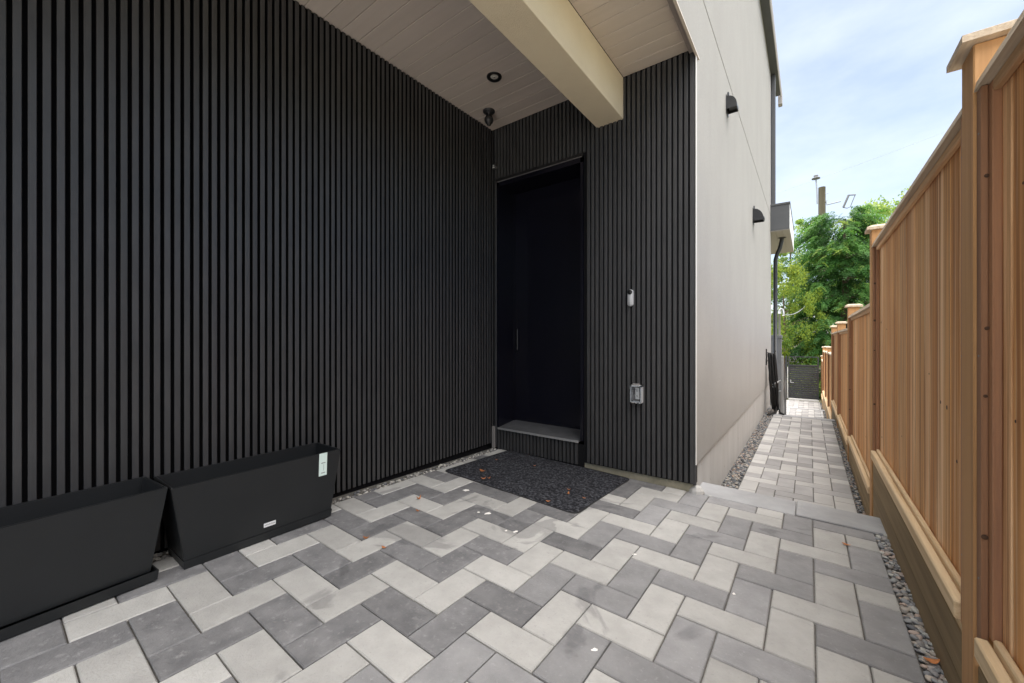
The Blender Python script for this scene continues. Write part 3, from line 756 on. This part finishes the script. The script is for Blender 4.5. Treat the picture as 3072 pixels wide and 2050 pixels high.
def leaf(x, y, z, ln, rz, curl, label, lean=0.0):
    V = []; F = []; n_ = 7
    for i in range(n_ + 1):
        t = i / n_; w = .24 * ln * math.sin(math.pi * min(1, t * 1.02) ** .8) + .0006
        zc_ = curl * ln * (t - .5) ** 2 * 2
        V += [(ln * (t - .5), -w, zc_ + .28 * w), (ln * (t - .5), 0, zc_), (ln * (t - .5), w, zc_ + .28 * w)]
    for i in range(n_):
        b = 3 * i; F += [(b, b + 3, b + 4, b + 1), (b + 1, b + 4, b + 5, b + 2)]
    o = link('fallen_leaf', mesh('fallen_leaf', V, F, M['leaf'], True), None, (x, y, z))
    o.rotation_euler = (lean, 0, rz); md = o.modifiers.new('thick', 'SOLIDIFY'); md.thickness = .0008
    return tag(o, label, 'leaf', 'dry orange leaves blown into the courtyard')
MZ = .012
LV = [(-2.199, 2.534, MZ, .060, .1, .5, 'longest orange leaf on the left side of the door mat'),
      (-2.073, 2.399, MZ, .042, .9, .7, 'orange leaf near the front left edge of the door mat'),
      (-2.045, 2.433, MZ, .030, 1.5, .9, 'small orange leaf right beside another on the front left of mat'),
      (-2.314, 2.862, MZ, .024, .3, .6, 'tiny orange leaf on the back left of the door mat'),
      (-1.947, 2.942, MZ, .022, 1.0, .6, 'tiny pale leaf at the back middle of the door mat'),
      (-1.399, 2.555, MZ, .034, 1.8, .9, 'curled orange leaf near the right end of the door mat'),
      (-1.437, 2.632, MZ, .026, .5, .7, 'small orange leaf behind the curled one near the mat right end'),
      (-1.273, 2.559, MZ, .026, .2, .5, 'small leaf closest to the right edge of the door mat'),
      (-1.441, 2.345, MZ, .030, .6, .5, 'orange leaf on the front edge of the door mat'),
      (-2.166, 1.824, .003, .040, 1.7, 1.2, 'upright curled orange leaf on pavers beyond the planters'),
      (-2.018, 1.693, .003, .028, .7, .9, 'small brown leaf on a dark paver in front of the curled leaf'),
      (-1.962, 1.282, .003, .036, .9, .8, 'orange leaf on a pale paver right of the tagged planter'),
      (-1.799, 1.281, .003, .030, .3, .6, 'brown leaf lying on a dark paver joint'),
      (.167, 2.924, .003, .040, -.2, .4, 'brown leaf on pale paver near the step by the fence'),
      (.347, 2.016, .006, .055, .5, .5, 'large orange ribbed leaf lying on the pebbles by the fence')]
for x, y, z, ln, rz, cu, lb in LV: leaf(x, y, g(x, y) + z, ln, rz, cu, lb)

# ------------------------------------------------------------------ fence
XF = .36
PS = .105
posts = [-.59, 1.63, 3.865, 6.045, 8.255, 10.385, 12.60, 14.80, 17.0, 19.2]
ptop = [1.915, 1.915, 1.90, 1.485, 1.365, 1.36, .905, .885, .845, .475]
panels = [(1.81, .315), (1.80, .315), (1.385, .0), (1.25, -.09), (1.25, -.12), (.80, -.55), (.78, -.57), (.745, -.60), (.37, -.92)]
gz = [-.2, -.2, -.45, -.45, -.45, -1.1, -1.15, -1.2, -1.35, -1.4]
fence = empty('cedar_fence', (XF + .05, 1.63, -.1), 'tall cedar board fence stepping down along the side path', 'fence')
for y, zt, z0 in zip(posts, ptop, gz):
    p = box('post', XF, XF + PS, y, y + PS, z0 - .2, zt, 'post', fence, c=.003)
    x0, x1, y0, y1 = XF - .026, XF + PS + .026, y - .026, y + PS + .026
    V = [(x0, y0, zt + .001), (x1, y0, zt + .001), (x1, y1, zt + .001), (x0, y1, zt + .001), (x0, y0, zt + .020), (x1, y0, zt + .020), (x1, y1, zt + .020), (x0, y1, zt + .020)]
    i_ = .030; V += [(x0 + i_, y0 + i_, zt + .036), (x1 - i_, y0 + i_, zt + .036), (x1 - i_, y1 - i_, zt + .036), (x0 + i_, y1 - i_, zt + .036)]
    F = [(3, 2, 1, 0), (8, 9, 10, 11)]
    for q in (0, 4):
        for i in range(4): j = (i + 1) % 4; F.append((q + i, q + j, q + 4 + j, q + 4 + i))
    solid('post_cap', V, F, 'cap', p)
rf = random.Random(11)
for k, (ct, kz) in enumerate(panels):
    y0, y1 = posts[k] + PS, posts[k + 1]
    pn = empty('fence_panel', (.40, (y0 + y1) / 2, kz), parent=fence)
    nb = round((y1 - y0 - .05) / .099); bw = (y1 - y0 - .02) / nb
    near = k <= 5
    for i in range(nb):
        b0 = y0 + .01 + i * bw; w_ = bw - rf.uniform(.0035, .0055)
        d_ = rf.uniform(-.0015, .0015)
        box('board', .399 + d_, .417 + d_, b0, b0 + w_, kz - .03, ct - .029, 'cedar', pn, c=.003 if near else 0)
    box('gap_shade_sheet', .4195, .430, y0 + .002, y1 - .002, kz - .03, ct - .03, 'gap_shade', pn)  # added dark sheet, stands in for the shade in the board gaps
    for (a, b) in ((y0, y0 + .037), (y1 - .037, y1)):
        box('nailer', .3655, .3795, a + .001, b - .001, kz - .06, ct - .0285, 'nailer', pn, c=.002)
    for (a, b) in ((y0 + .001, y0 + .058), (y1 - .058, y1 - .001)):
        box('nailer', .380, .398, a, b, kz + .005, ct - .0290, 'nailer', pn, c=.002)
    if k <= 2:                                   # knots and nail heads that show on the near panels
        for q in range(10 if k < 2 else 6):
            yy = rf.uniform(y0 + .1, y1 - .1); zz = rf.uniform(kz + .1, ct - .15); rr = rf.uniform(.004, .009)
            solid('knot', *lathe([(rr, -.0006), (rr * .8, -.0014), (rr * .3, -.0016)], (.3982, yy, zz), 9, 'x'), 'knot', pn)
        for (ya, yb_) in ((y1 - .058, y1 - .001),):
            for q in range(4):
                zz = kz + .2 + (ct - kz - .4) * (q + rf.uniform(.1, .9)) / 4; rr = rf.uniform(.004, .008)
                solid('knot', *lathe([(rr, -.0004), (rr * .7, -.0012), (rr * .25, -.0014)], (rf.uniform(.371, .376), y1 - .0375, zz), 9, 'y'), 'knot', pn)
        for q in range(3):
            zz = kz + .15 + (ct - kz - .3) * q / 2
            for yq in (y0 + .02, y1 - .02):
                solid('nail_head', *lathe([(.0035, -.0002), (.003, -.0012), (.001, -.0014)], (.3654, yq, zz), 8, 'x'), 'trim_grey', pn)
    # bottom rails
    box('bottom_rail', .352, .379, y0 + .0385, y1 - .0385, kz - .055, kz, 'rail', pn, c=.004)
    box('bottom_rail', .3805, .3975, y0 + .06, y1 - .06, kz - .05, kz + .018, 'rail', pn, c=.004)
    # top rails and cap
    box('top_rail', .3805, .3975, y0 + .06, y1 - .06, ct - .060, ct - .029, 'nailer_y', pn, c=.003)
    V = [(.360, y0 + .001, ct - .028), (.50, y0 + .001, ct - .028), (.50, y0 + .001, ct), (.43, y0 + .001, ct + .012), (.366, y0 + .001, ct)]
    V += [(a, y1 - .001, b) for a, _, b in V]
    solid('cap_rail', V, [(4, 3, 2, 1, 0), (5, 6, 7, 8, 9), (0, 1, 6, 5), (1, 2, 7, 6), (2, 3, 8, 7), (3, 4, 9, 8), (4, 0, 5, 9)], 'cap', pn)
    # retaining timbers under the panel
    zt = kz - .095; zlow = min(gz[k], gz[k + 1]) - .05
    hh = .152
    while zt > zlow:
        box('retaining_timber', .3685 + rf.uniform(-.001, .001), .41, y0 + .001, y1 - .001, zt - hh + .002, zt, 'treated', pn, c=.003)
        zt -= hh

# ------------------------------------------------------------------ gate and what stands by it
gt = empty('metal_gate', (-.2, 18.7, Z3), 'charcoal slatted metal gate closing the side path', 'gate')
gx0, gx1 = -.655, .285
for a, b in ((gx0, gx0 + .05), (gx1 - .05, gx1)):
    box('gate_stile', a, b, 18.70, 18.75, Z3 + .06, .155, 'gatem', gt, c=.003)
box('gate_rail', gx0 + .051, gx1 - .051, 18.70, 18.75, .105, .155, 'gatem', gt, c=.003)
n_ = 15
for i in range(n_):
    z0 = Z3 + .075 + i * (1.265 / n_); box('gate_slat', gx0 + .051, gx1 - .051, 18.715, 18.735, z0, z0 + 1.265 / n_ - .012, 'gatem', gt, c=.004)
box('upper_frame', gx0, gx0 + .04, 18.70, 18.74, .156, .44, 'gatem', gt); box('upper_frame', gx1 - .04, gx1, 18.70, 18.74, .156, .44, 'gatem', gt)
box('upper_frame', gx0, gx1, 18.699, 18.741, .4405, .475, 'gatem', gt)
box('bottom_strip', gx0 + .01, gx1 - .01, 18.69, 18.75, Z3 - .0, Z3 + .055, 'whitefascia', gt)
box('edge_strip', gx0 - .022, gx0 - .006, 18.69, 18.71, Z3 + .06, .06, 'whitefascia', gt)
gh = MB(); gh.box(gx0 + .06, gx0 + .095, 18.685, 18.70, -.55, -.42); gh.tube([(gx0 + .078, 18.68, -.53), (gx0 + .078, 18.65, -.53), (gx0 + .18, 18.65, -.53)], .012, 8)
gh.build('gate_handle', 'alu', gt)
pl = empty('gate_side_panel', (-.85, 18.7, Z3), 'narrow charcoal slatted panel with lamp beside the gate', 'panel')
box('panel_post', -.745, -.685, 18.69, 18.76, Z3 - .1, .48, 'gatem', pl, c=.003)
for i in range(15):
    z0 = Z3 + .075 + i * (1.265 / 15); box('panel_slat', -1.5, -.747, 18.715, 18.735, z0, z0 + 1.265 / 15 - .012, 'gatem', pl, c=.004)
box('panel_rail', -1.5, -.747, 18.71, 18.74, .115, .16, 'gatem', pl)
box('panel_foot', -1.5, -.747, 18.70, 18.74, Z3, Z3 + .055, 'whitefascia', pl)
box('lamp_box', -.86, -.76, 18.66, 18.70, -.02, .09, 'alu', pl, c=.008)
sc = empty('grey_screen_wall', (-.8, 13.1, Z2), 'smooth grey screen wall with capped end beside the lower path', 'screen')
box('screen_panel', -2.2, -.605, 13.05, 13.19, Z2 - .2, 1.15, 'screen', sc, c=.004)
box('screen_cap', -2.2, -.592, 13.03, 13.21, 1.151, 1.235, 'screen', sc, c=.006)
ms = empty('service_mast', (-.80, 16.0, Z3), 'galvanised service mast with weatherhead behind the grey screen', 'mast')
mm = MB(); mm.tube([(-.80, 16, Z3 - .2), (-.80, 16, 2.0)], .032, 12); mm.build('mast_pipe', 'galv', ms, True)
mm = MB(); mm.tube([(-.80, 16, 1.98), (-.795, 16, 2.08), (-.75, 16, 2.14), (-.70, 16, 2.11), (-.68, 16, 1.97)], .044, 12, r2=.022); mm.build('weatherhead', 'galv', ms, True)
mm = MB(); mm.tube([(-.72, 16, 1.92), (-.66, 16, 1.92)], .02, 8); mm.build('insulator', 'whitefascia', ms)
wm = MB()
A, B = Vector((-.68, 16, 1.95)), Vector((.42, 25.0, 4.2))
wm.tube([A.lerp(B, i / 14) + Vector((0, 0, -.55 * 4 * (i / 14) * (1 - i / 14))) for i in range(15)], .012, 6); wm.build('drop_wire', 'galv', ms, True)
# handrail at the head of the steps
hr = empty('handrail', (-.42, 9.2, ZA), 'grey aluminium handrail with slim posts at top of the steps', 'handrail')
box('handrail_post', -.425, -.385, 9.06, 9.10, ZA - .02, .80, 'alu', hr, c=.004)
box('handrail_post', -.475, -.435, 9.20, 9.36, ZA - .35, .12, 'alu', hr, c=.004)
box('handrail_post', -.425, -.385, 10.10, 10.14, Z2 + .0, .30, 'alu', hr, c=.004)
mm = MB(); mm.tube([(-.56, 9.08, .25), (-.405, 9.08, .35), (-.405, 9.3, .31), (-.405, 10.2, -.2)], .018, 10); mm.tube([(-.56, 9.08, .20), (-.50, 9.08, .24)], .022, 8); mm.build('rail', 'alu', hr, True)
mm = MB(); mm.tube([(-.405, 9.08, .78), (-.405, 10.12, .28)], .018, 10); mm.build('rail', 'alu', hr, True)
# neighbouring garage and roof
ga = empty('neighbour_garage', (-1.5, 27, -1.5), 'low grey garage wall seen above the gate', 'garage')
box('garage_wall', -4.0, .35, 27, 31, -1.6, .55, 'greywall', ga); box('garage_parapet', -4.05, .40, 26.95, 31.05, .5505, .62, 'fascia', ga)
nh = empty('neighbour_roof', (-2.5, 24, 0), 'small grey shingled roof corner behind the screen wall', 'roof')
V = [(-5, 23, .98), (-.78, 23, 1.02), (-.78, 26, 1.02), (-5, 26, .98), (-5, 24.5, 2.0), (-2.3, 24.5, 1.9)]
solid('shingle_roof', V, [(0, 1, 5, 4), (1, 2, 5), (2, 3, 4, 5), (3, 2, 1, 0), (0, 4, 3)], 'shingle', nh)
box('roof_fascia', -5, -.77, 22.98, 23.0, .93, 1.01, 'whitefascia', nh); box('shed_wall', -5, -1.15, 23.3, 25.7, -1.6, .975, 'bark', nh)
# utility pole
PX, PY = .505, 25.2
up = empty('utility_pole', (PX, PY, -1.5), 'weathered wooden utility pole rising out of the cedar tree', 'utility pole')
mm = MB(); mm.tube([(PX, PY, -1.6), (PX, PY, 3), (PX, PY, 8.72)], .18, 16, r2=.145); mm.build('pole_shaft', 'pole', up, True)
mm = MB(); mm.tube([(PX - .19, PY - .1, 7.9), (PX - .21, PY - .1, 8.7), (PX - .24, PY - .1, 9.2)], .03, 8); mm.build('bracket', 'galv', up)
solid('insulator', *lathe([(.05, 9.14), (.18, 9.17), (.17, 9.22), (.06, 9.25), (.10, 9.31), (.09, 9.35), (.02, 9.37)], (PX - .24, PY - .1, 0), 14), 'screen', up, True)
mm = MB(); mm.tube([(PX + .15, PY - .05, 8.02), (PX + .19, PY - .05, 7.80), (PX + .72, PY - .05, 7.86)], .028, 8); mm.build('cutout_arm', 'galv', up)
mm = MB(); mm.tube([(PX + .82, PY - .05, 7.55), (PX + 1.02, PY - .05, 8.10)], .045, 8); mm.tube([(PX + 1.0, PY - .05, 8.10), (PX + 1.28, PY - .05, 8.06)], .03, 8); mm.tube([(PX + 1.26, PY - .05, 8.06), (PX + 1.22, PY - .05, 7.95), (PX + 1.08, PY - .05, 7.52), (PX + .96, PY - .05, 7.48), (PX + .80, PY - .05, 7.55)], .02, 6)
mm.build('fuse_cutout', 'screen', up)
for zz, sx in ((8.35, 1), (8.0, 1), (7.35, -1)):
    mm = MB(); mm.tube([(PX + .12 * sx, PY - .06, zz), (PX + .24 * sx, PY - .06, zz)], .012, 6); mm.build('step_bolt', 'galv', up)
box('marker_guard', PX + .14, PX + .22, PY - .2, PY - .16, .4, .95, 'orange', up)
wr = MB(); A, B = Vector((PX - 6, PY + 3, 8.85)), Vector((PX + 14, PY - 7, 10.6))
wr.tube([A.lerp(B, i / 20) + Vector((0, 0, -.5 * 4 * (i / 20) * (1 - i / 20) + .25)) for i in range(21)], .003, 6)
tag(wr.build('overhead_wire', 'galv'), 'thin overhead wire crossing the sky past the pole top', 'wire')

# ------------------------------------------------------------------ trees
def card(mb, c, d, nrm, ln, w, k=0):
    s = d.cross(nrm); 
    if s.length < 1e-4: s = Vector((1, 0, 0))
    s.normalize(); u = s.cross(d).normalized() * (.12 * ln)
    mb.add([c, c + d * (ln * .45) + s * w - u * .2, c + d * ln - u, c + d * (ln * .45) - s * w - u * .2], [(0, 1, 2, 3)], k)
def rv(r): 
    while True:
        v = Vector((r.uniform(-1, 1), r.uniform(-1, 1), r.uniform(-1, 1)))
        if .05 < v.length < 1: return v
def trunk(tree, x, y, z0, z1, r, lean=(0, 0), limbs=8, seed=1, lw=1.6, name='trunk'):
    rs = random.Random(seed); mb = MB()
    P = [Vector((x + lean[0] * t + .08 * math.sin(4 * t), y + lean[1] * t, z0 + (z1 - z0) * t)) for t in [i / 8 for i in range(9)]]
    mb.tube(P, r, 10, r2=r * .25)
    for i in range(limbs):
        t = rs.uniform(.25, .9); p = P[int(t * 8)]; a = rs.uniform(0, 6.28); L_ = lw * (1.1 - t) * rs.uniform(.7, 1.1) + .4
        d = Vector((math.cos(a), math.sin(a), rs.uniform(.1, .6)))
        mb.tube([p, p + d * L_ * .5, p + d * L_ + Vector((0, 0, -.1 * L_))], r * .3, 6, r2=r * .06)
    return mb.build('trunk', 'bark', tree, True)
def conifer(x, y, z0, z1, R, label, seed, nspray=1500, droop=.45, top=.25):
    rs = random.Random(seed)
    t_ = empty('cedar_tree', (x, y, z0), label, 'tree')
    trunk(t_, x, y, z0, z1 - .4, .20, (0.25, 0), 14, seed, R * 1.0)
    mb = MB()
    # boughs first, then many small flat sprays along each bough
    nb = nspray // 26
    for b_ in range(nb):
        h = rs.random() ** .9; z = z0 + (z1 - z0) * (.05 + .93 * h)
        rad = R * (1 - h ** 1.8 * (1 - top)) * rs.uniform(.62, 1.10); a = rs.uniform(0, 6.28)
        dz = rs.uniform(-.25, .45)
        o = Vector((x, y, z)); da = Vector((math.cos(a), math.sin(a), dz)).normalized()
        side = Vector((-math.sin(a), math.cos(a), 0)); tone = rs.random()
        for q in range(26):
            f = rs.uniform(.25, 1.0) ** .7
            p = o + da * (rad * f) + Vector((0, 0, -droop * .5 * rad * f * f)) + side * rs.uniform(-.42, .42) * (1.15 - f) * rad * .55 + Vector((0, 0, rs.uniform(-.14, .12)))
            a2 = a + rs.uniform(-1.0, 1.0)
            d = Vector((math.cos(a2), math.sin(a2), -droop * rs.uniform(.2, 1.5))).normalized()
            nrm = (Vector((0, 0, 1)) + rv(rs) * .7).normalized(); s_ = d.cross(nrm).normalized(); L_ = rs.uniform(.16, .42)
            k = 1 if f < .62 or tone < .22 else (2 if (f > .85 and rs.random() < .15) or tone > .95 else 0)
            for w in range(5):
                g_ = w / 4; pp = p + d * (L_ * g_) + Vector((0, 0, -.3 * L_ * g_ * g_)); ll = .30 * L_ * (1 - .5 * g_) + .03
                for sg in (-1, 1):
                    card(mb, pp, (d * .7 + s_ * sg * .9 + Vector((0, 0, -.3)) + rv(rs) * .25).normalized(), nrm, ll, ll * .24, k)
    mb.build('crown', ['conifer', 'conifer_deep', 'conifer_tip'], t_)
    return t_
def broadleaf(x, y, z0, zc, rx, rz, label, seed, m, n_clumps=90, per=150, ls=.085, weep=0.0, tr=.14, cat='tree', name='broadleaf_tree', zt=None):
    rs = random.Random(seed)
    t_ = empty(name, (x, y, z0), label, cat)
    trunk(t_, x, y, z0, (zc + rz * .6) if zt is None else zt, tr, (.15, 0), 12, seed, rx * .9)
    mb = MB()
    for _ in range(n_clumps):
        v = rv(rs); v = v.normalized() * v.length ** .45
        c = Vector((x + v.x * rx, y + v.y * rx, zc + v.z * rz)); cr_ = rs.uniform(.16, .5) * rx * .42; deep = rs.random() < .4
        for _ in range(per):
            p = rv(rs); p = p * cr_; p.z *= .75 + weep
            pos = c + p - Vector((0, 0, weep * rs.random() * cr_ * 1.6))
            d = (rv(rs) + Vector((0, 0, -.5 - weep))).normalized()
            s_ = ls * rs.uniform(.6, 1.3); card(mb, pos, d, rv(rs), s_, s_ * .36, 1 if deep != (rs.random() < .2) else 0)
    mb.build('crown', [m, {'birch': 'birch_deep', 'maple': 'maple_deep', 'bush': 'conifer_deep'}[m]], t_)
    return t_
conifer(1.05, 22.5, -.6, 6.75, 2.6, 'broad dark green cedar tree in front of the utility pole', 21, nspray=10500, top=.55, droop=.55)
broadleaf(-1.0, 20.8, -1.5, 1.75, 1.55, 2.9, 'yellow green weeping birch left of the cedar', 22, 'birch', 130, 190, .075, weep=.7, tr=.07)
broadleaf(4.4, 31.0, -1.5, 6.3, 3.4, 3.2, 'bright green maple showing over the fence top', 23, 'maple', 140, 190, .12)
broadleaf(-1.0, 29.0, -1.5, 4.8, 2.6, 3.4, 'pale green tree behind the left side of the cedar', 24, 'maple', 130, 190, .11)
broadleaf(.35, 21.0, -1.5, -.2, .75, 1.0, 'low leafy shrub behind the gate', 25, 'birch', 50, 130, .075, cat='shrub', name='shrub', tr=.04, weep=.4)
broadleaf(3.0, 26.5, -1.5, 2.6, 2.4, 3.6, 'shaded bushy tree right of the pole behind the fence', 26, 'bush', 120, 150, .10)
broadleaf(-.95, 21.8, -1.5, .1, .45, .8, 'dark bush under the grey roof corner', 27, 'bush', 30, 110, .07, cat='shrub', name='shrub', tr=.04)
